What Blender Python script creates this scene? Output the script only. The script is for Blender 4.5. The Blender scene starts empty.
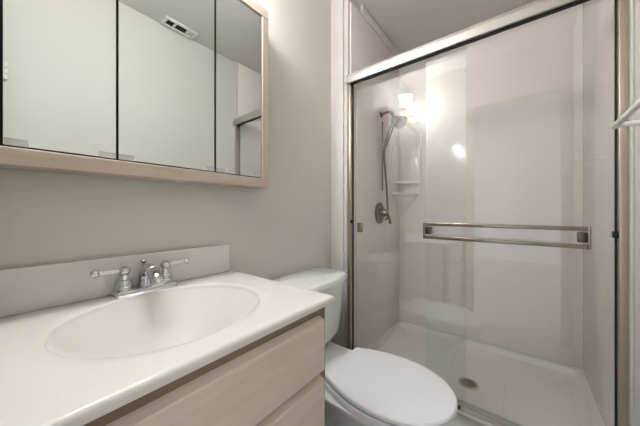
import bpy, bmesh, math, random
from mathutils import Vector, Matrix

PI = math.pi
SC = bpy.context.scene
COL = SC.collection

# ------------------------------------------------------------------ camera
F_PX = 253.0
YAW = math.atan2(200.0, 253.0)
cam_d = bpy.data.cameras.new('camera')
cam_d.sensor_width = 36.0
cam_d.lens = F_PX / 640.0 * 36.0
cam_d.shift_y = -2.0 / 640.0
cam_d.clip_start = 0.01
cam = bpy.data.objects.new('camera', cam_d)
COL.objects.link(cam)
cam.location = (0.97, 0.0, 1.05)
cam.rotation_euler = (PI / 2, 0, YAW)
SC.camera = cam

# ------------------------------------------------------------------ world, exposure
w = bpy.data.worlds.new('world')
SC.world = w
w.use_nodes = True
w.node_tree.nodes['Background'].inputs['Color'].default_value = (0.98, 0.99, 1.0, 1)
w.node_tree.nodes['Background'].inputs['Strength'].default_value = 0.95
SC.view_settings.view_transform = 'Standard'
SC.view_settings.look = 'None'
SC.view_settings.gamma = 1.0
SC.view_settings.use_curve_mapping = False
SC.view_settings.exposure = 0.0
BULB = 90.0          # emission strength of the three lamp shades
BULB_COL = (0.985, 0.98, 1.0)

# a light portal in the doorway: it only guides the sampling of the world's light coming from the adjoining room
pd = bpy.data.lights.new('doorway_portal', 'AREA')
pd.shape = 'RECTANGLE'
pd.size, pd.size_y = 0.62, 2.03
pd.cycles.is_portal = True
po = bpy.data.objects.new('doorway_portal', pd)
COL.objects.link(po)
po.location = (0.93, -0.135, 1.015)
po.rotation_euler = (PI / 2, 0, 0)


# ------------------------------------------------------------------ materials
def lin(c):
    c /= 255.0
    return c / 12.92 if c <= 0.04045 else ((c + 0.055) / 1.055) ** 2.4


def rgb(r, g, b):
    return (lin(r), lin(g), lin(b), 1)


def mat(name, col, rough=0.5, metal=0.0, spec=0.5, coat=0.0, noise=0.0, nscale=8.0, bump=0.0, bscale=200.0):
    m = bpy.data.materials.new(name)
    m.use_nodes = True
    nt = m.node_tree
    b = nt.nodes['Principled BSDF']
    b.inputs['Base Color'].default_value = col
    b.inputs['Roughness'].default_value = rough
    b.inputs['Metallic'].default_value = metal
    b.inputs['Specular IOR Level'].default_value = spec
    b.inputs['Coat Weight'].default_value = coat
    b.inputs['Coat Roughness'].default_value = 0.05
    tc = nt.nodes.new('ShaderNodeTexCoord')
    if noise > 0:
        n = nt.nodes.new('ShaderNodeTexNoise')
        n.inputs['Scale'].default_value = nscale
        n.inputs['Detail'].default_value = 4
        nt.links.new(tc.outputs['Object'], n.inputs['Vector'])
        r = nt.nodes.new('ShaderNodeValToRGB')
        r.color_ramp.elements[0].position = 0.3
        r.color_ramp.elements[1].position = 0.7
        r.color_ramp.elements[0].color = tuple(c * (1 - noise) for c in col[:3]) + (1,)
        r.color_ramp.elements[1].color = tuple(min(1, c * (1 + noise)) for c in col[:3]) + (1,)
        nt.links.new(n.outputs['Fac'], r.inputs['Fac'])
        nt.links.new(r.outputs['Color'], b.inputs['Base Color'])
    if bump > 0:
        n2 = nt.nodes.new('ShaderNodeTexNoise')
        n2.inputs['Scale'].default_value = bscale
        nt.links.new(tc.outputs['Object'], n2.inputs['Vector'])
        bp = nt.nodes.new('ShaderNodeBump')
        bp.inputs['Strength'].default_value = bump
        bp.inputs['Distance'].default_value = 0.002
        nt.links.new(n2.outputs['Fac'], bp.inputs['Height'])
        nt.links.new(bp.outputs['Normal'], b.inputs['Normal'])
    return m


def wood_mat(name, c1, c2, axis):
    m = bpy.data.materials.new(name)
    m.use_nodes = True
    nt = m.node_tree
    b = nt.nodes['Principled BSDF']
    b.inputs['Roughness'].default_value = 0.42
    b.inputs['Specular IOR Level'].default_value = 0.4
    tc = nt.nodes.new('ShaderNodeTexCoord')
    mp = nt.nodes.new('ShaderNodeMapping')
    s = [38.0, 38.0, 38.0]
    s[axis] = 3.0
    mp.inputs['Scale'].default_value = s
    nt.links.new(tc.outputs['Object'], mp.inputs['Vector'])
    n = nt.nodes.new('ShaderNodeTexNoise')
    n.inputs['Scale'].default_value = 1.0
    n.inputs['Detail'].default_value = 6
    n.inputs['Distortion'].default_value = 0.9
    nt.links.new(mp.outputs['Vector'], n.inputs['Vector'])
    n3 = nt.nodes.new('ShaderNodeTexNoise')
    n3.inputs['Scale'].default_value = 5.0
    nt.links.new(tc.outputs['Object'], n3.inputs['Vector'])
    mx = nt.nodes.new('ShaderNodeMath')
    mx.operation = 'MULTIPLY_ADD'
    mx.inputs[1].default_value = 0.7
    nt.links.new(n.outputs['Fac'], mx.inputs[0])
    m2 = nt.nodes.new('ShaderNodeMath')
    m2.operation = 'MULTIPLY'
    m2.inputs[1].default_value = 0.3
    nt.links.new(n3.outputs['Fac'], m2.inputs[0])
    nt.links.new(m2.outputs[0], mx.inputs[2])
    r = nt.nodes.new('ShaderNodeValToRGB')
    r.color_ramp.elements[0].position = 0.28
    r.color_ramp.elements[1].position = 0.72
    r.color_ramp.elements[0].color = c1
    r.color_ramp.elements[1].color = c2
    nt.links.new(mx.outputs[0], r.inputs['Fac'])
    nt.links.new(r.outputs['Color'], b.inputs['Base Color'])
    bp = nt.nodes.new('ShaderNodeBump')
    bp.inputs['Strength'].default_value = 0.12
    bp.inputs['Distance'].default_value = 0.001
    nt.links.new(n.outputs['Fac'], bp.inputs['Height'])
    nt.links.new(bp.outputs['Normal'], b.inputs['Normal'])
    return m


def glass_mat(name, tint, refl=1.0, haze=0.0):
    m = bpy.data.materials.new(name)
    m.use_nodes = True
    nt = m.node_tree
    nt.nodes.clear()
    out = nt.nodes.new('ShaderNodeOutputMaterial')
    geo = nt.nodes.new('ShaderNodeNewGeometry')
    dot = nt.nodes.new('ShaderNodeVectorMath')
    dot.operation = 'DOT_PRODUCT'
    nt.links.new(geo.outputs['Normal'], dot.inputs[0])
    nt.links.new(geo.outputs['Incoming'], dot.inputs[1])

    def mth(op, a, bv):
        n = nt.nodes.new('ShaderNodeMath')
        n.operation = op
        for i, v in enumerate((a, bv)):
            if v is None:
                continue
            if isinstance(v, (int, float)):
                n.inputs[i].default_value = v
            else:
                nt.links.new(v, n.inputs[i])
        return n.outputs[0]
    a = mth('ABSOLUTE', dot.outputs['Value'], None)
    f = mth('SUBTRACT', 1.0, a)
    f = mth('POWER', f, 5.0)
    f = mth('MULTIPLY', f, 0.96)
    f = mth('ADD', f, 0.04)
    f = mth('MULTIPLY', f, refl)
    tr = nt.nodes.new('ShaderNodeBsdfTransparent')
    tr.inputs['Color'].default_value = tint
    gl = nt.nodes.new('ShaderNodeBsdfGlossy')
    gl.inputs['Color'].default_value = (1, 1, 1, 1)
    gl.inputs['Roughness'].default_value = 0.0
    mix = nt.nodes.new('ShaderNodeMixShader')
    nt.links.new(f, mix.inputs['Fac'])
    nt.links.new(tr.outputs[0], mix.inputs[1])
    nt.links.new(gl.outputs[0], mix.inputs[2])
    df = nt.nodes.new('ShaderNodeBsdfDiffuse')       # pale diffuse haze painting extra reflected light on the panes, milkiness on clips
    df.inputs['Color'].default_value = (0.85, 0.87, 0.86, 1)
    mx2 = nt.nodes.new('ShaderNodeMixShader')
    mx2.inputs['Fac'].default_value = haze
    nt.links.new(mix.outputs[0], mx2.inputs[1])
    nt.links.new(df.outputs[0], mx2.inputs[2])
    nt.links.new(mx2.outputs[0], out.inputs['Surface'])
    return m


def emit_mat(name, col, strength):
    m = bpy.data.materials.new(name)
    m.use_nodes = True
    nt = m.node_tree
    b = nt.nodes['Principled BSDF']
    b.inputs['Base Color'].default_value = (0.9, 0.9, 0.9, 1)
    b.inputs['Emission Color'].default_value = tuple(col) + (1,)
    b.inputs['Emission Strength'].default_value = strength
    return m


def tile_mat(name, c1, c2, size):
    m = bpy.data.materials.new(name)
    m.use_nodes = True
    nt = m.node_tree
    b = nt.nodes['Principled BSDF']
    b.inputs['Roughness'].default_value = 0.35
    tc = nt.nodes.new('ShaderNodeTexCoord')
    br = nt.nodes.new('ShaderNodeTexBrick')
    br.offset = 0.0
    br.inputs['Color1'].default_value = c1
    br.inputs['Color2'].default_value = tuple(c * 0.93 for c in c1[:3]) + (1,)
    br.inputs['Mortar'].default_value = c2
    br.inputs['Scale'].default_value = 1.0
    br.inputs['Brick Width'].default_value = size
    br.inputs['Row Height'].default_value = size
    br.inputs['Mortar Size'].default_value = 0.004
    nt.links.new(tc.outputs['Object'], br.inputs['Vector'])
    nt.links.new(br.outputs['Color'], b.inputs['Base Color'])
    return m


M = {
    'wall': mat('painted_wall', rgb(210, 208, 200), 0.6, spec=0.25, bump=0.08, bscale=160),
    'ceil': mat('painted_ceiling', rgb(208, 205, 200), 0.8, spec=0.2, bump=0.1, bscale=120),
    'trim': mat('white_trim_paint', rgb(212, 208, 205), 0.35),
    'floor': tile_mat('grey_floor_tile', rgb(176, 175, 173), rgb(100, 98, 95), 0.30),
    'hall': mat('pale_hall_carpet', rgb(226, 222, 214), 0.9, noise=0.05, nscale=60),
    'marble': mat('cultured_marble', rgb(222, 220, 217), 0.15, spec=0.5, noise=0.015, nscale=5),
    'porcelain': mat('white_porcelain', rgb(232, 233, 234), 0.1, spec=0.5, coat=0.5),
    'seat': mat('white_seat_plastic', rgb(230, 232, 234), 0.22),
    'fiber': mat('fibreglass_gelcoat', rgb(238, 231, 228), 0.13, spec=0.4),
    'pan': mat('fibreglass_pan', rgb(232, 228, 224), 0.22, spec=0.5),
    'chrome': mat('polished_chrome', (0.66, 0.66, 0.68, 1), 0.06, 1.0),
    'satin': mat('satin_nickel_metal', rgb(196, 193, 189), 0.42, 1.0),
    'bronze': mat('brushed_nickel_metal', rgb(190, 180, 167), 0.36, 1.0),
    'black': mat('black_rubber', rgb(18, 17, 16), 0.6),
    'dark': mat('dark_interior', rgb(30, 26, 22), 0.8),
    'woodh': wood_mat('pickled_oak_along', rgb(212, 196, 183), rgb(230, 217, 207), 1),
    'woodv': wood_mat('pickled_oak_upright', rgb(212, 196, 183), rgb(230, 217, 207), 2),
    'woodf': wood_mat('pickled_oak_frame', rgb(174, 157, 143), rgb(198, 182, 169), 1),
    'woodfv': wood_mat('pickled_oak_frame_upright', rgb(174, 157, 143), rgb(198, 182, 169), 2),
    'woodk': wood_mat('pickled_oak_shaded', rgb(132, 110, 93), rgb(156, 134, 117), 1),  # face frame oak, darkened to paint in the shade under the counter
    'mirror': mat('mirror_silver', (0.72, 0.745, 0.745, 1), 0.0, 1.0),
    'medge': mat('mirror_glass_edge', rgb(58, 74, 68), 0.15),
    'clip': glass_mat('clear_plastic_clip', (0.95, 0.955, 0.95, 1), 1.0, 0.25),
    'glass': glass_mat('clear_shower_glass', (0.985, 0.992, 0.99, 1), 1.7, 0.015),
    'shade': emit_mat('frosted_lamp_shade', BULB_COL, BULB),
    'wire': mat('white_coated_wire', rgb(225, 226, 224), 0.3),
    'vent': mat('white_vent_plastic', rgb(224, 223, 216), 0.45),
    'hose': mat('metal_shower_hose', rgb(118, 110, 101), 0.22, 1.0),
    'valve': mat('aged_nickel_metal', rgb(106, 100, 92), 0.2, 1.0),
    'barm': mat('towel_bar_nickel', rgb(158, 147, 136), 0.2, 1.0),
    'grey': mat('grey_spray_face', rgb(120, 122, 124), 0.4),
    'levw': mat('white_lever_porcelain', rgb(235, 233, 230), 0.12, coat=0.5),
    'silicone': mat('white_silicone', rgb(225, 222, 218), 0.4),
}


# ------------------------------------------------------------------ helpers
def tag(o, label=None, cat=None, group=None, kind=None):
    if label:
        o['label'] = label
    if cat:
        o['category'] = cat
    if group:
        o['group'] = group
    if kind:
        o['kind'] = kind
    return o


def thing(name, label, cat, loc, group=None):
    o = bpy.data.objects.new(name, None)
    o.empty_display_size = 0.05
    COL.objects.link(o)
    o.location = loc
    return tag(o, label, cat, group)


def wpos(o):
    p = Vector((0, 0, 0))
    while o:
        p += o.location
        o = o.parent
    return p


def build(name, bm, mats, parent=None, smooth=True, origin=None, angle=35):
    """bm is in world coordinates; the object's origin goes to the parent's place or to `origin`"""
    if not isinstance(mats, (list, tuple)):
        mats = [mats]
    bmesh.ops.recalc_face_normals(bm, faces=bm.faces[:])
    base = Vector(origin) if origin else (wpos(parent) if parent else Vector((0, 0, 0)))
    bmesh.ops.translate(bm, vec=-base, verts=bm.verts[:])
    me = bpy.data.meshes.new(name)
    if smooth:
        lim = math.radians(angle)
        for f in bm.faces:
            f.smooth = True
        for e in bm.edges:
            if len(e.link_faces) == 2 and e.calc_face_angle(0) > lim:
                e.smooth = False
    bm.to_mesh(me)
    bm.free()
    for m in mats:
        me.materials.append(m)
    o = bpy.data.objects.new(name, me)
    COL.objects.link(o)
    if parent:
        o.parent = parent
        o.location = base - wpos(parent)
    else:
        o.location = base
    return o


def add_box(bm, x0, x1, y0, y1, z0, z1, bev=0.0, seg=2, mi=0):
    t = bmesh.new()
    vs = [t.verts.new((x, y, z)) for x in (x0, x1) for y in (y0, y1) for z in (z0, z1)]
    for q in ((0, 1, 3, 2), (4, 6, 7, 5), (0, 4, 5, 1), (2, 3, 7, 6), (0, 2, 6, 4), (1, 5, 7, 3)):
        t.faces.new([vs[i] for i in q])
    bmesh.ops.recalc_face_normals(t, faces=t.faces[:])
    if bev > 0:
        bmesh.ops.bevel(t, geom=t.edges[:], offset=bev, segments=seg, profile=0.5, affect='EDGES')
    merge(bm, t, mi)
    return bm


def merge(bm, t, mi=0):
    vm = {}
    for v in t.verts:
        vm[v] = bm.verts.new(v.co)
    for f in t.faces:
        try:
            nf = bm.faces.new([vm[v] for v in f.verts])
            nf.material_index = mi
        except ValueError:
            pass
    t.free()


def box(x0, x1, y0, y1, z0, z1, bev=0.0, seg=2):
    return add_box(bmesh.new(), x0, x1, y0, y1, z0, z1, bev, seg)


def frame_of(d):
    d = d.normalized()
    a = Vector((0, 0, 1)) if abs(d.z) < 0.9 else Vector((1, 0, 0))
    u = d.cross(a).normalized()
    return u, d.cross(u).normalized()


def add_tube(bm, pts, r, n=16, caps=True, mi=0):
    pts = [Vector(p) for p in pts]
    rs = r if isinstance(r, (list, tuple)) else [r] * len(pts)
    rings = []
    u = None
    for i, p in enumerate(pts):
        d = (pts[min(i + 1, len(pts) - 1)] - pts[max(i - 1, 0)]).normalized()
        if u is None:
            u, v = frame_of(d)
        else:
            u = (u - d * u.dot(d)).normalized()
            v = d.cross(u).normalized()
        rings.append([bm.verts.new(p + (u * math.cos(2 * PI * k / n) + v * math.sin(2 * PI * k / n)) * rs[i]) for k in range(n)])
    for a, b in zip(rings, rings[1:]):
        for k in range(n):
            f = bm.faces.new((a[k], a[(k + 1) % n], b[(k + 1) % n], b[k]))
            f.material_index = mi
    if caps:
        bm.faces.new(rings[0]).material_index = mi
        bm.faces.new(rings[-1]).material_index = mi
    return bm


def tube(pts, r, n=16):
    return add_tube(bmesh.new(), pts, r, n)


def add_lathe(bm, prof, c, axis, n=40, mi=0):
    """prof: (radius, distance along axis) pairs from one end to the other"""
    c, d = Vector(c), Vector(axis).normalized()
    u, v = frame_of(d)
    prev = None
    for r, h in prof:
        if r < 1e-5:
            cur = [bm.verts.new(c + d * h)]
        else:
            cur = [bm.verts.new(c + d * h + (u * math.cos(2 * PI * k / n) + v * math.sin(2 * PI * k / n)) * r) for k in range(n)]
        if prev:
            for k in range(n):
                k2 = (k + 1) % n
                if len(prev) == 1 and len(cur) == 1:
                    continue
                if len(prev) == 1:
                    f = bm.faces.new((prev[0], cur[k], cur[k2]))
                elif len(cur) == 1:
                    f = bm.faces.new((prev[k], prev[k2], cur[0]))
                else:
                    f = bm.faces.new((prev[k], prev[k2], cur[k2], cur[k]))
                f.material_index = mi
        elif len(cur) > 1:
            bm.faces.new(cur).material_index = mi
        prev = cur
    if len(prev) > 1:
        bm.faces.new(prev).material_index = mi
    return bm


def lathe(prof, c, axis=(0, 0, 1), n=40):
    return add_lathe(bmesh.new(), prof, c, axis, n)


def sphere_prof(r, n=12):
    return [(r * math.sin(PI * i / n), -r * math.cos(PI * i / n)) for i in range(n + 1)]


def spline(pts, n=10):
    """Catmull-Rom through the points"""
    P = [Vector(p) for p in pts]
    P = [2 * P[0] - P[1]] + P + [2 * P[-1] - P[-2]]
    out = []
    for i in range(1, len(P) - 2):
        for k in range(n):
            t = k / n
            a, b, c, d = P[i - 1], P[i], P[i + 1], P[i + 2]
            out.append(0.5 * ((2 * b) + (c - a) * t + (2 * a - 5 * b + 4 * c - d) * t * t + (3 * b - a - 3 * c + d) * t ** 3))
    out.append(P[-2])
    return out


def add_loft(bm, rings, mi=0, cap0=True, cap1=True):
    R = [[bm.verts.new(p) for p in r] for r in rings]
    n = len(R[0])
    for a, b in zip(R, R[1:]):
        for k in range(n):
            bm.faces.new((a[k], a[(k + 1) % n], b[(k + 1) % n], b[k])).material_index = mi
    if cap0:
        bm.faces.new(R[0]).material_index = mi
    if cap1:
        bm.faces.new(R[-1]).material_index = mi
    return bm


def loft(rings):
    return add_loft(bmesh.new(), rings)


def struct(name, bm, m, smooth=False):
    o = build(name, bm, m, None, smooth)
    return tag(o, kind='structure')


# ------------------------------------------------------------------ the room
XR = 1.29          # right wall
YN = -0.03         # wall with the doorway, behind the camera
YS = 1.34          # face of the trim round the shower opening
SL, SR, SB = 0.14, 1.265, 2.17   # inside of the shower alcove
ZC = 2.43
struct('floor', box(-0.12, 1.45, -0.13, 1.36, -0.08, 0.0), M['floor'])
struct('floor_hall', box(-1.2, 2.6, -4.0, -0.13, -0.08, 0.0), M['hall'])
struct('ceiling', box(-0.12, 1.45, -1.3, 2.30, ZC, ZC + 0.08), M['ceil'])
struct('wall_left', box(-0.12, 0.0, -0.13, YS + 0.02, 0, ZC), M['wall'])
struct('wall_right', box(XR, XR + 0.12, -0.13, YS + 0.02, 0, ZC), M['wall'])
bm = bmesh.new()
DX0, DX1, DZ = 0.62, 1.235, 2.03
add_box(bm, -0.0, DX0, -0.13, YN, 0, ZC)
add_box(bm, DX1, XR, -0.13, YN, 0, ZC)
add_box(bm, DX0, DX1, -0.13, YN, DZ, ZC)
struct('wall_near', bm, M['wall'])
struct('wall_shower_left', box(-0.12, SL - 0.012, YS + 0.02, 2.30, 0, ZC), M['wall'])
struct('wall_shower_back', box(SL - 0.012, SR + 0.012, SB + 0.012, 2.30, 0, ZC), M['wall'])
struct('wall_shower_right', box(SR + 0.012, XR + 0.12, YS + 0.02, 2.30, 0, ZC), M['wall'])

# white casing on both sides of the shower opening, with a stepped profile
bm = box(0.0, 0.098, YS, YS + 0.02, 0, ZC, 0.003)
add_box(bm, 0.098, 0.128, YS + 0.008, YS + 0.02, 0, ZC, 0.002)
add_box(bm, 0.088, 0.098, YS - 0.004, YS, 0, ZC, 0.002)
struct('trim_1', bm, M['trim'], True)
bm = box(1.262, XR, YS, YS + 0.02, 0, ZC, 0.003)
add_box(bm, 1.266, 1.274, YS - 0.004, YS, 0, ZC, 0.002)
struct('trim_2', bm, M['trim'], True)
# strip under the shower ceiling
struct('trim_3', box(SL - 0.012, SL + 0.008, 1.50, SB, ZC - 0.065, ZC, 0.003), M['trim'], True)

# door frame behind the camera, with the hinge the mirror shows
d1 = build('door_1', (lambda b: (add_box(b, DX0 - 0.06, DX0 + 0.015, YN, YN + 0.016, 0, DZ + 0.06, 0.003),
                                 add_box(b, DX1 - 0.015, XR - 0.002, YN, YN + 0.040, 0, DZ + 0.06, 0.003),
                                 add_box(b, DX0 + 0.015, DX1 - 0.015, YN, YN + 0.016, DZ - 0.015, DZ + 0.06, 0.003), b)[-1])(bmesh.new()), M['trim'])
tag(d1, kind='structure')
bm = bmesh.new()
for z0 in (1.722, 1.752, 1.782):
    add_tube(bm, [(1.272, YN + 0.047, z0), (1.272, YN + 0.047, z0 + 0.026)], 0.007, 14)
add_box(bm, 1.255, 1.288, YN + 0.040, YN + 0.043, 1.72, 1.81)
build('hinge', bm, M['vent'], d1)


# ------------------------------------------------------------------ shower surround
sur = thing('shower_surround', 'pale glossy moulded shower surround and pan filling the alcove behind the glass', 'shower surround', (0.70, 1.75, 0.0))


def panel(name, b, m='fiber'):
    return build(name, b, M[m], sur)


panel('side_panel', box(SL - 0.012, SL, YS + 0.025, SB, 0.10, ZC - 0.07, 0.002))
panel('side_panel', box(SR, SR + 0.012, YS + 0.025, SB, 0.10, ZC - 0.002, 0.002))
panel('back_panel', box(SL - 0.012, SR + 0.012, SB, SB + 0.012, 0.10, ZC - 0.002, 0.002))


# pan: sloping floor, raised ledge round three sides, threshold in front
def rect_ring(x0, x1, y0, y1, z, r, n=6):
    pts = []
    for cx, cy, a0 in ((x1 - r, y1 - r, 0), (x0 + r, y1 - r, PI / 2), (x0 + r, y0 + r, PI), (x1 - r, y0 + r, 1.5 * PI)):
        for k in range(n + 1):
            a = a0 + PI / 2 * k / n
            pts.append((cx + r * math.cos(a), cy + r * math.sin(a), z))
    return pts


DRX, DRY = 0.735, 1.685
rings = [rect_ring(SL - 0.010, SR + 0.010, YS + 0.005, SB + 0.008, 0.0, 0.004),
         rect_ring(SL - 0.010, SR + 0.010, YS + 0.005, SB + 0.008, 0.090, 0.004),
         rect_ring(SL - 0.008, SR + 0.008, YS + 0.010, SB + 0.006, 0.098, 0.008),
         rect_ring(SL + 0.008, SR - 0.008, YS + 0.085, SB - 0.008, 0.096, 0.03),
         rect_ring(SL + 0.020, SR - 0.020, YS + 0.095, SB - 0.020, 0.092, 0.03),
         rect_ring(SL + 0.034, SR - 0.034, YS + 0.110, SB - 0.034, 0.062, 0.04),
         rect_ring(SL + 0.046, SR - 0.046, YS + 0.125, SB - 0.046, 0.056, 0.05)]
last = [Vector(p) for p in rings[-1]]
for t in (0.35, 0.65, 0.88):
    rings.append([tuple(p.lerp(Vector((DRX, DRY, 0.046)), t)) for p in last])
panel('shower_pan', loft(rings), 'pan')

# drain
dr = build('drain', lathe([(0.0, 0.0), (0.052, 0.0), (0.052, 0.003), (0.048, 0.005), (0.040, 0.004), (0.0, 0.004)], (DRX, DRY, 0.047)), M['bronze'], sur)
dr['label'] = 'brushed metal drain grate'
bm = bmesh.new()
for i in range(-3, 4):
    L = math.sqrt(0.037 ** 2 - (i * 0.0105) ** 2)
    add_box(bm, DRX + i * 0.0105 - 0.0036, DRX + i * 0.0105 + 0.0036, DRY - L, DRY + L, 0.0505, 0.0522)
build('drain_slots', bm, M['black'], dr)


# moulded corner caddy with two shelves
def shelf_ring(z, s, bow=0.0):
    x0, y1 = SL + 0.001, SB - 0.001
    lx, ly = 0.188 * s, 0.165 * s
    pts = [(x0, y1, z), (x0, y1 - ly, z)]
    n = 10
    for k in range(n + 1):
        t = k / n
        px = x0 + lx * t
        py = y1 - ly * (1 - t) * (1 - 0.75 * t) - 0.02 * s * (1 if k else 0)
        pts.append((px, py, z))
    pts.append((x0 + lx, y1, z))
    return pts


cad = panel('corner_caddy', (lambda b: (add_box(b, SL, SL + 0.188, SB - 0.010, SB, 1.19, 1.60, 0.004),
                                      add_box(b, SL + 0.176, SL + 0.188, SB - 0.026, SB, 1.19, 1.69, 0.005),
                                      add_box(b, SL, SL + 0.010, SB - 0.165, SB, 1.19, 1.60, 0.004), b)[-1])(bmesh.new()))
for z in (1.297, 1.203):
    build('shelf', loft([shelf_ring(z - 0.020, 0.96), shelf_ring(z - 0.016, 0.995), shelf_ring(z - 0.003, 1.0), shelf_ring(z, 0.985)]), M['fiber'], cad)
build('bracket', loft([shelf_ring(1.00, 0.10), shelf_ring(1.06, 0.30), shelf_ring(1.12, 0.55), shelf_ring(1.16, 0.72), shelf_ring(1.184, 0.84)]), M['fiber'], cad)

# ------------------------------------------------------------------ sliding shower door
enc = thing('sliding_shower_door', 'framed sliding glass shower door with silver header and a double towel bar', 'shower door', (0.70, 1.37, 0.10))


def part(name, b, m, p, label=None, **k):
    o = build(name, b, M[m], p, **k)
    if label:
        o['label'] = label
    return o


# header extrusion: rounded front, open channel below
prof = [(1.322, 1.832), (1.320, 1.834), (1.320, 1.872), (1.324, 1.876), (1.326, 1.888), (1.333, 1.895), (1.345, 1.897), (1.390, 1.896), (1.396, 1.890),
        (1.396, 1.862), (1.390, 1.862), (1.390, 1.886), (1.330, 1.886), (1.330, 1.832)]
x0, x1 = 0.129, 1.276
part('header', loft([[(x, y, z) for y, z in prof] for x in (x0, x1)]), 'satin', enc, 'silver header rail')
part('header_gasket', box(0.152, 1.240, 1.336, 1.352, 1.827, 1.880), 'black', enc, 'black seal under the header')
# jambs
for (a, b, c, d) in ((0.129, 0.152, 0.146, 0.155), (1.240, 1.262, 1.236, 1.244)):
    j = part('jamb', (lambda q: (add_box(q, a, b, 1.334, 1.362, 0.112, 1.838, 0.003), q)[-1])(bmesh.new()), 'bronze', enc, 'brushed upright jamb')
    build('seal', box(c, d, 1.3615, 1.372, 0.118, 1.835), M['black'], j)
# bottom track
prof = [(1.325, 0.100), (1.325, 0.108), (1.331, 0.118), (1.337, 0.118), (1.337, 0.108), (1.367, 0.108), (1.367, 0.116), (1.371, 0.116), (1.371, 0.108),
        (1.404, 0.108), (1.404, 0.118), (1.410, 0.118), (1.410, 0.100)]
part('bottom_track', loft([[(x, y, z) for y, z in prof] for x in (0.129, 1.262)]), 'satin', enc)
# the two panes
outer = part('glass_panel', box(0.590, 1.234, 1.357, 1.363, 0.114, 1.84, 0.001, 1), 'glass', enc, 'outer pane carrying the towel bar', smooth=False)
inner = part('glass_panel', box(0.148, 0.768, 1.379, 1.385, 0.114, 1.84, 0.001, 1), 'glass', enc, 'inner pane on the left', smooth=False)
# towel bar on the outer pane
tb = bmesh.new()
for z in (0.985, 0.920):
    add_box(tb, 0.595, 1.165, 1.313, 1.322, z - 0.008, z + 0.008, 0.003)
tbo = part('towel_bar', tb, 'barm', outer, 'two slim silver rails')
for xe in (0.594, 1.166):
    s = 1 if xe < 0.8 else -1
    q = box(xe - 0.0045, xe + 0.0045, 1.309, 1.327, 0.911, 0.994, 0.002)
    build('end_bracket', q, M['barm'], outer)
    q = box(xe + s * 0.004, xe + s * 0.028, 1.325, 1.357, 0.934, 0.972, 0.003)
    build('standoff', q, M['valve'], outer)
q = box(0.182, 0.214, 1.364, 1.379, 0.920, 0.978, 0.004)
build('finger_pull', q, M['barm'], inner)
part('bumper', lathe([(0.0, 0.0), (0.010, 0.0), (0.010, 0.010), (0.006, 0.016), (0.0, 0.016)], (0.153, 1.352, 0.985), (0, -1, 0), 16), 'black', enc, 'small black bumper')
part('bumper', box(1.226, 1.240, 1.335, 1.352, 0.955, 0.978, 0.003), 'black', enc, 'small black bumper')
part('guide_block', box(0.726, 0.750, 1.342, 1.356, 0.108, 0.126, 0.003), 'black', enc, 'small black guide on the track')

# ------------------------------------------------------------------ shower valve and hand shower
va = thing('shower_valve', 'round metal shower valve with lever on the left shower wall', 'shower valve', (SL, 1.77, 1.035))
part('escutcheon', lathe([(0.0, 0.0), (0.080, 0.0), (0.080, 0.006), (0.070, 0.014), (0.045, 0.017), (0.0, 0.018)], (SL + 0.0005, 1.77, 1.035), (1, 0, 0)), 'valve', va)
part('valve_body', lathe([(0.0, 0.0), (0.028, 0.0), (0.026, 0.030), (0.021, 0.046), (0.0, 0.050)], (SL + 0.017, 1.77, 1.035), (1, 0, 0)), 'valve', va)
bm = tube([(SL + 0.056, 1.77, 1.035), (SL + 0.060, 1.79, 1.02), (SL + 0.062, 1.815, 0.985), (SL + 0.062, 1.825, 0.955)], [0.011, 0.009, 0.008, 0.010], 14)
part('lever', bm, 'valve', va)

hs = thing('hand_shower', 'hand shower with metal hose hanging on the left shower wall', 'shower head', (SL, 1.80, 1.75))
AY = 1.80
part('wall_flange', lathe([(0.0, 0.0), (0.022, 0.0), (0.020, 0.006), (0.010, 0.012), (0.0, 0.012)], (SL + 0.0005, AY, 1.782), (1, 0, 0), 24), 'black', hs, 'small dark wall flange')
part('shower_arm', tube(spline([(SL + 0.010, AY, 1.782), (SL + 0.04, AY, 1.790), (SL + 0.08, AY, 1.78), (SL + 0.100, AY, 1.735)]), 0.0095, 14), 'valve', hs)
part('holder', lathe([(0.0, -0.022), (0.016, -0.022), (0.019, -0.010), (0.019, 0.012), (0.014, 0.022), (0.0, 0.022)], (SL + 0.100, AY, 1.722), (0.2, 0, 1), 24), 'valve', hs)
hd = Vector((0.66, -0.10, -0.74)).normalized()
hc = Vector((SL + 0.155, AY, 1.690))
he = part('spray_head', lathe([(0.0, -0.060), (0.018, -0.058), (0.026, -0.040), (0.044, -0.016), (0.050, -0.004), (0.050, 0.004), (0.046, 0.008), (0.0, 0.008)], hc, hd), 'valve', hs)
build('spray_face', lathe([(0.0, 0.0), (0.042, 0.0), (0.042, 0.003), (0.0, 0.004)], hc + hd * 0.0075, hd), M['grey'], he)
part('handle', tube(spline([hc - hd * 0.045, (SL + 0.100, AY, 1.695), (SL + 0.080, AY - 0.01, 1.64), (SL + 0.055, AY - 0.02, 1.565), (SL + 0.045, AY - 0.025, 1.53)]),
                    [0.018] * 12 + [0.014] * 20 + [0.012] * 9, 16), 'valve', hs)
part('hose', tube(spline([(SL + 0.045, AY - 0.025, 1.535), (SL + 0.034, AY - 0.02, 1.47), (SL + 0.032, AY, 1.36), (SL + 0.036, AY + 0.02, 1.22), (SL + 0.040, AY + 0.03, 1.06), (SL + 0.040, AY + 0.028, 1.00), (SL + 0.034, AY + 0.005, 0.985),
                         ]), 0.0075, 12), 'hose', hs)
part('slide_rail', tube([(SL + 0.020, AY - 0.02, 1.20), (SL + 0.020, AY - 0.02, 1.72)], 0.006, 12), 'hose', hs)

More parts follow.
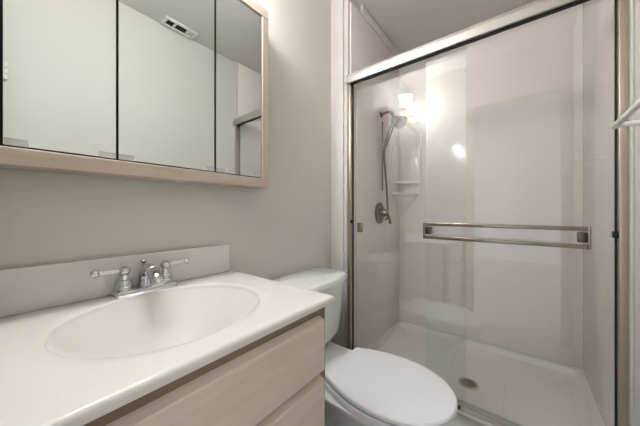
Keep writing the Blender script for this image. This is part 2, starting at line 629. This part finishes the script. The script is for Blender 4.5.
# ------------------------------------------------------------------ vanity cabinet
VY0, VY1 = -0.020, 0.597
van = thing('vanity_cabinet', 'whitewashed oak vanity cabinet with flat drawer fronts under the white sink top', 'cabinet', (0.26, 0.28, 0.0))
bm = box(0.003, 0.498, VY0, VY0 + 0.018, 0.09, 0.777)
add_box(bm, 0.003, 0.498, VY1 - 0.018, VY1, 0.09, 0.777)
add_box(bm, 0.003, 0.498, VY0 + 0.018, VY1 - 0.018, 0.09, 0.108)
add_box(bm, 0.003, 0.012, VY0 + 0.018, VY1 - 0.018, 0.108, 0.777)
build('body', bm, M['woodv'], van, smooth=False)
bm = box(0.498, 0.517, VY0, VY0 + 0.03, 0.09, 0.777)
add_box(bm, 0.498, 0.517, VY1 - 0.03, VY1, 0.09, 0.777)
for z0, z1 in ((0.735, 0.777), (0.565, 0.61), (0.37, 0.40), (0.09, 0.14)):
    add_box(bm, 0.498, 0.517, VY0 + 0.03, VY1 - 0.03, z0, z1)
part('face_frame', bm, 'woodk', van, smooth=False)
part('toe_kick', box(0.003, 0.44, VY0 + 0.002, VY1 - 0.002, 0.0, 0.09), 'dark', van, smooth=False)


def drawer(z0, z1):
    y0, y1 = VY0 + 0.012, VY1 - 0.030
    # slab with a finger-pull bevel along its top edge
    pr = [(0.518, z0), (0.536, z0 + 0.002), (0.538, z0 + 0.005), (0.538, z1 - 0.012), (0.536, z1 - 0.008), (0.518, z1)]
    return part('drawer', loft([[(x, y, z) for x, z in pr] for y in (y0, y1)]), 'woodh', van, smooth=False)


drawer(0.600, 0.752)
drawer(0.395, 0.584)
drawer(0.130, 0.383)

# ------------------------------------------------------------------ vanity top with integral bowl
CX0, CX1, CY0, CY1, ZT = 0.003, 0.540, -0.026, 0.617, 0.800
BC = (0.278, 0.274)
BA, BB = 0.198, 0.222
top = thing('sink_counter', 'glossy white sink top with a moulded oval basin on the oak vanity', 'sink', (0.27, 0.29, 0.775))
N = 120
angs = [2 * PI * k / N for k in range(N)]
for (cx, cy) in ((CX0, CY0), (CX0, CY1), (CX1, CY0), (CX1, CY1)):   # let the samples nearest the corners hit them
    a = math.atan2(cy - BC[1], cx - BC[0]) % (2 * PI)
    i = min(range(N), key=lambda k: abs((angs[k] - a + PI) % (2 * PI) - PI))
    angs[i] = a


def rect_pt(a, ins, z):
    dx, dy = math.cos(a), math.sin(a)
    ts = []
    if dx > 1e-9: ts.append((CX1 - BC[0]) / dx)
    if dx < -1e-9: ts.append((CX0 - BC[0]) / dx)
    if dy > 1e-9: ts.append((CY1 - BC[1]) / dy)
    if dy < -1e-9: ts.append((CY0 - BC[1]) / dy)
    t = min(ts)
    x, y = BC[0] + dx * t, BC[1] + dy * t
    return (min(max(x, CX0 + ins), CX1 - ins), min(max(y, CY0 + ins), CY1 - ins), z)


def ell_pt(a, s, z, dx=0.0):
    # point of the (scaled) rim ellipse in the ray direction a
    c, n = math.cos(a), math.sin(a)
    r = 1.0 / math.sqrt((c / BA) ** 2 + (n / BB) ** 2)
    return Vector((BC[0] + c * r * s + dx, BC[1] + n * r * s, z))


rings = [[tuple(ell_pt(a, 1.03, 0.779)) for a in angs], [rect_pt(a, 0.003, 0.779) for a in angs], [rect_pt(a, 0.0, 0.781) for a in angs], [rect_pt(a, 0.0, 0.790) for a in angs],
         [rect_pt(a, 0.0015, 0.7955) for a in angs], [rect_pt(a, 0.005, 0.7990) for a in angs], [rect_pt(a, 0.010, ZT) for a in angs]]
ro = [Vector(p) for p in rings[-1]]
ri = [ell_pt(a, 1.012, ZT) for a in angs]
for t in (0.4, 0.8):
    rings.append([tuple(o.lerp(i, t)) for o, i in zip(ro, ri)])
rim = [(1.012, 0.8, 0), (1.005, 0.7992, 0), (0.998, 0.797, 0), (0.992, 0.793, 0)]
for q in (0.975, 0.95, 0.91, 0.86, 0.80, 0.73, 0.65, 0.56, 0.46, 0.36, 0.26, 0.16, 0.09):
    rim.append((q, 0.793 - 0.163 * (1 - (q / 0.992) ** 1.55), -0.01 * (1 - q)))
for s, z, dx in rim:
    rings.append([tuple(ell_pt(a, s, z, dx)) for a in angs])
part('basin_top', add_loft(bmesh.new(), rings, 0, False, True), 'marble', top)
bm = box(0.003, 0.021, CY0, 0.596, ZT, 0.912, 0.004, 3)
part('backsplash', bm, 'marble', top)
dn = part('basin_drain', lathe([(0.0, 0.0), (0.021, 0.0), (0.021, 0.003), (0.015, 0.005), (0.0, 0.004)], (BC[0] - 0.01, BC[1], 0.6325), (0, 0, 1), 28), 'chrome', top)

# ------------------------------------------------------------------ faucet
FX, FY = 0.050, 0.284
fa = thing('faucet', 'chrome two-handle faucet with pale levers at the back of the white sink top', 'faucet', (FX, FY, ZT))


def slab_ring(hx, hy, z, n=10):
    r = min(hx, hy) * 0.35
    return rect_ring(FX - hx, FX + hx, FY - hy, FY + hy, z, r, n)


part('base_plate', loft([slab_ring(0.029, 0.084, 0.8005), slab_ring(0.029, 0.084, 0.813), slab_ring(0.0275, 0.0825, 0.8165), slab_ring(0.024, 0.078, 0.8185)]), 'chrome', fa)
part('spout', (lambda b: (add_lathe(b, [(0.0, 0.0), (0.021, 0.0), (0.020, 0.012), (0.017, 0.020), (0.016, 0.028), (0.0, 0.030)], (FX, FY, 0.818), (0, 0, 1), 28),
                          add_tube(b, spline([(FX - 0.004, FY, 0.835), (FX, FY, 0.858), (FX + 0.022, FY, 0.870), (FX + 0.055, FY, 0.868), (FX + 0.085, FY, 0.855), (FX + 0.098, FY, 0.838)]),
                                   [0.019] * 11 + [0.019] * 20 + [0.016] * 20, 20), b)[-1])(bmesh.new()), 'chrome', fa)
for s in (-1, 1):
    hy = FY + s * 0.055
    h = part('handle', lathe([(0.0, 0.0), (0.021, 0.0), (0.021, 0.004), (0.0185, 0.006), (0.0185, 0.022), (0.015, 0.027), (0.0085, 0.029), (0.0085, 0.043), (0.013, 0.047),
                              (0.0160, 0.055), (0.0135, 0.063), (0.007, 0.068), (0.0, 0.069)], (FX, hy, 0.818), (0, 0, 1), 28), 'chrome', fa)
    d = Vector((0.02, s * 1.0, 0.05)).normalized()
    c0 = Vector((FX, hy, 0.873))
    lv = build('lever', tube([c0 + d * t for t in (0.010, 0.014, 0.030, 0.050, 0.058)], [0.0062, 0.0066, 0.0078, 0.0062, 0.0066], 16), M['levw'], h)
    lv['label'] = 'pale lever'
    build('lever_tip', add_lathe(bmesh.new(), [(0.0, 0.0), (0.006, 0.0005), (0.0085, 0.004), (0.0112, 0.011), (0.010, 0.017), (0.006, 0.021), (0.0, 0.022)], c0 + d * 0.056, d, 20), M['chrome'], h)
part('lift_rod', (lambda b: (add_tube(b, [(FX - 0.022, FY, 0.82), (FX - 0.022, FY, 0.885)], 0.0028, 10),
                             add_lathe(b, [(0.0, 0.0), (0.004, 0.0), (0.008, 0.005), (0.0095, 0.009), (0.007, 0.012), (0.0, 0.013)], (FX - 0.022, FY, 0.883), (0, 0, 1), 18), b)[-1])(bmesh.new()), 'chrome', fa)

# ------------------------------------------------------------------ mirror cabinet
MX = 0.093
MY0, MY1, MZ0, MZ1 = -0.024, 0.738, 1.151, 1.935
mc = thing('mirror_cabinet', 'pale oak framed wall cabinet with three mirror doors above the sink', 'medicine cabinet', (0.045, 0.357, MZ0))
for z0, z1 in ((MZ0, 1.1905), (1.893, MZ1)):
    part('frame_rail', box(0.003, MX + 0.004, MY0, MY1, z0, z1, 0.002, 1), 'woodf', mc)
for y0, y1 in ((MY0, -0.001), (0.7035, MY1)):
    part('frame_stile', box(0.003, MX + 0.004, y0, y1, 1.1905, 1.893, 0.002, 1), 'woodfv', mc)
part('cabinet_box', box(0.004, 0.080, -0.001, 0.7035, 1.1905, 1.893), 'dark', mc, smooth=False)
for y0, y1 in ((0.004, 0.1990), (0.2050, 0.4860), (0.4935, 0.700)):
    bm = bmesh.new()
    add_box(bm, MX - 0.007, MX, y0, y1, 1.1950, 1.888)
    bmesh.ops.recalc_face_normals(bm, faces=bm.faces[:])
    for f in bm.faces:
        f.material_index = 0 if f.normal.x > 0.9 else 1
    dro = build('mirror_door', bm, [M['mirror'], M['medge']], mc, smooth=False)
    for ya, yb in ((y0 + 0.0005, y0 + 0.036), (y1 - 0.036, y1 - 0.0005)):
        build('clear_clip', box(MX + 0.0004, MX + 0.0025, ya, yb, 1.1935, 1.210), M['clip'], dro, smooth=False)

# ------------------------------------------------------------------ vanity light above the mirror (seen in the shower glass)
vl = thing('vanity_light', 'three-lamp chrome bar light on the wall above the mirror cabinet', 'light', (0.0, 0.26, 2.0))
part('back_bar', box(0.003, 0.042, -0.05, 0.590, 1.955, 2.005, 0.006), 'valve', vl)
for ly in (0.03, 0.255, 0.48):
    part('arm', tube(spline([(0.040, ly, 1.980), (0.07, ly, 1.978), (0.130, ly, 1.980), (0.148, ly, 2.002)]), 0.008, 12), 'chrome', vl)
    part('shade', lathe([(0.0, 0.0), (0.022, 0.0), (0.030, 0.012), (0.044, 0.034), (0.054, 0.060), (0.058, 0.085), (0.052, 0.092), (0.0, 0.086)], (0.148, ly, 2.000), (0.12, 0, 1), 28), 'shade', vl, 'glowing frosted shade')

# ------------------------------------------------------------------ toilet
TY = 0.942
to = thing('toilet', 'white two-piece toilet with closed lid between the vanity and the shower', 'toilet', (0.40, TY, 0.0))


def egg(xb, xf, hb, hw, z, xm=None, rc=0.02, n=26):
    """closed outline: straight back with rounded corners, elongated front"""
    xm = xm if xm is not None else xb + (xf - xb) * 0.45
    half = []
    for k in range(n + 1):                       # front, from tip to the widest point
        a = PI / 2 * k / n
        half.append((xm + (xf - xm) * max(0.0, math.cos(a)) ** 0.92, hw * math.sin(a) ** 0.96 if a > 0 else 0.0))
    m = 12
    for k in range(1, m + 1):
        t = k / m
        x = xm + (xb + rc - xm) * t
        half.append((x, hw + (hb - hw) * t * t))
    for k in range(1, 6):
        a = PI / 2 * k / 5
        half.append((xb + rc - rc * math.sin(a), hb - rc + rc * math.cos(a)))
    pts = [(x, TY + y, z) for x, y in half]
    pts += [(x, TY - y, z) for x, y in reversed(half[1:])]
    return pts


# pedestal and bowl
part('bowl', loft([egg(0.14, 0.62, 0.10, 0.115, 0.0, 0.42), egg(0.14, 0.62, 0.10, 0.115, 0.02, 0.42), egg(0.15, 0.60, 0.09, 0.10, 0.05, 0.42),
                   egg(0.15, 0.60, 0.085, 0.095, 0.14, 0.42), egg(0.14, 0.64, 0.09, 0.115, 0.20, 0.44), egg(0.11, 0.715, 0.11, 0.148, 0.26, 0.50),
                   egg(0.08, 0.770, 0.15, 0.168, 0.31, 0.55), egg(0.06, 0.790, 0.165, 0.176, 0.323, 0.56), egg(0.055, 0.793, 0.17, 0.178, 0.335, 0.56), egg(0.06, 0.788, 0.165, 0.173, 0.340, 0.56)]), 'porcelain', to)
part('seat', loft([egg(0.34, 0.795, 0.132, 0.176, 0.3415, 0.56), egg(0.336, 0.801, 0.136, 0.181, 0.346, 0.56), egg(0.336, 0.801, 0.136, 0.181, 0.362, 0.56), egg(0.34, 0.796, 0.133, 0.177, 0.366, 0.56)]), 'seat', to)
part('lid', loft([egg(0.350, 0.799, 0.132, 0.178, 0.373, 0.565, 0.022), egg(0.346, 0.805, 0.136, 0.183, 0.3765, 0.565, 0.022), egg(0.346, 0.805, 0.136, 0.183, 0.388, 0.565, 0.022),
                  egg(0.349, 0.801, 0.133, 0.179, 0.3925, 0.565, 0.022), egg(0.368, 0.780, 0.114, 0.160, 0.3955, 0.565, 0.03), egg(0.43, 0.70, 0.07, 0.09, 0.397, 0.565, 0.03)]), 'seat', to)
for s in (-1, 1):
    part('hinge', tube([(0.342, TY + s * 0.07 - 0.022, 0.364), (0.342, TY + s * 0.07 + 0.022, 0.364)], 0.010, 14), 'seat', to)


def tank_ring(x0, x1, bow, hw, z, rc=0.03, n=16):
    pts = []
    for k in range(n + 1):                        # bowed front, right to left
        t = -1 + 2 * k / n
        pts.append((x1 + bow * (1 - t * t), TY - t * (hw - rc * (0.25 if k in (0, n) else 0.0)) * 1.0, z))
    # corners softened towards the back
    pts.append((x1 - rc, TY - hw, z))
    pts.append((x0 + 0.01, TY - hw, z))
    pts.append((x0, TY - hw + 0.01, z))
    pts.append((x0, TY + hw - 0.01, z))
    pts.append((x0 + 0.01, TY + hw, z))
    pts.append((x1 - rc, TY + hw, z))
    return pts


part('tank', loft([tank_ring(0.03, 0.150, 0.025, 0.185, 0.362), tank_ring(0.018, 0.178, 0.03, 0.217, 0.376), tank_ring(0.015, 0.186, 0.032, 0.233, 0.40), tank_ring(0.012, 0.211, 0.034, 0.247, 0.676)]), 'porcelain', to, angle=50)
part('tank_lid', loft([tank_ring(0.010, 0.214, 0.035, 0.252, 0.678), tank_ring(0.006, 0.222, 0.036, 0.259, 0.683), tank_ring(0.006, 0.222, 0.036, 0.259, 0.704), tank_ring(0.010, 0.217, 0.035, 0.256, 0.711),
                       tank_ring(0.016, 0.209, 0.034, 0.250, 0.7135)]), 'porcelain', to, angle=50)
part('flush_lever', (lambda b: (add_lathe(b, [(0.0, 0.0), (0.012, 0.0), (0.012, 0.006), (0.0, 0.010)], (0.222, TY - 0.175, 0.64), (1, 0, 0), 18),
                                add_tube(b, [(0.234, TY - 0.175, 0.64), (0.238, TY - 0.15, 0.637), (0.240, TY - 0.11, 0.632)], [0.006, 0.005, 0.006], 12), b)[-1])(bmesh.new()), 'chrome', to)

# ------------------------------------------------------------------ wire towel shelf on the right wall
ra = thing('towel_rack', 'white tubular towel rack on the right wall, cut off by the picture edge', 'towel rack', (XR, 0.75, 1.285))
RX, RY0, RY1, RZ = 1.176, 0.45, 1.052, 1.285
part('front_rail', tube([(RX, RY0 - 0.007, RZ), (RX, RY1 + 0.007, RZ)], 0.0078, 16), 'wire', ra)
for y in (RY0, RY1):
    part('end_rail', tube([(RX, y, RZ), (XR - 0.006, y, RZ)], 0.0068, 16), 'wire', ra)
    part('wall_plate', lathe([(0.0, 0.0), (0.020, 0.0), (0.019, 0.005), (0.010, 0.007), (0.0, 0.007)], (XR - 0.0005, y, RZ), (-1, 0, 0), 20), 'wire', ra)

# ------------------------------------------------------------------ ceiling vent (seen in the mirror)
VX0, VX1, VYa, VYb = 1.170, 1.276, 0.725, 0.955
ve = thing('ceiling_vent', 'small white rectangular vent grille on the ceiling near the right wall', 'vent', (1.222, 0.84, ZC))
bm = box(VX0, VX1, VYa, VYa + 0.022, ZC - 0.012, ZC, 0.003)
add_box(bm, VX0, VX1, VYb - 0.022, VYb, ZC - 0.012, ZC, 0.003)
add_box(bm, VX0, VX0 + 0.022, VYa + 0.022, VYb - 0.022, ZC - 0.012, ZC, 0.003)
add_box(bm, VX1 - 0.022, VX1, VYa + 0.022, VYb - 0.022, ZC - 0.012, ZC, 0.003)
for y in (0.795, 0.885):
    add_box(bm, VX0 + 0.02, VX1 - 0.02, y, y + 0.014, ZC - 0.010, ZC, 0.001)
part('frame', bm, 'vent', ve)
part('opening', box(VX0 + 0.02, VX1 - 0.02, VYa + 0.02, VYb - 0.02, ZC - 0.004, ZC), 'dark', ve, smooth=False)
for k in range(5):
    y = 0.902 + k * 0.008
    part('louvre', box(VX0 + 0.022, VX1 - 0.022, y, y + 0.004, ZC - 0.009, ZC - 0.001), 'vent', ve, smooth=False)
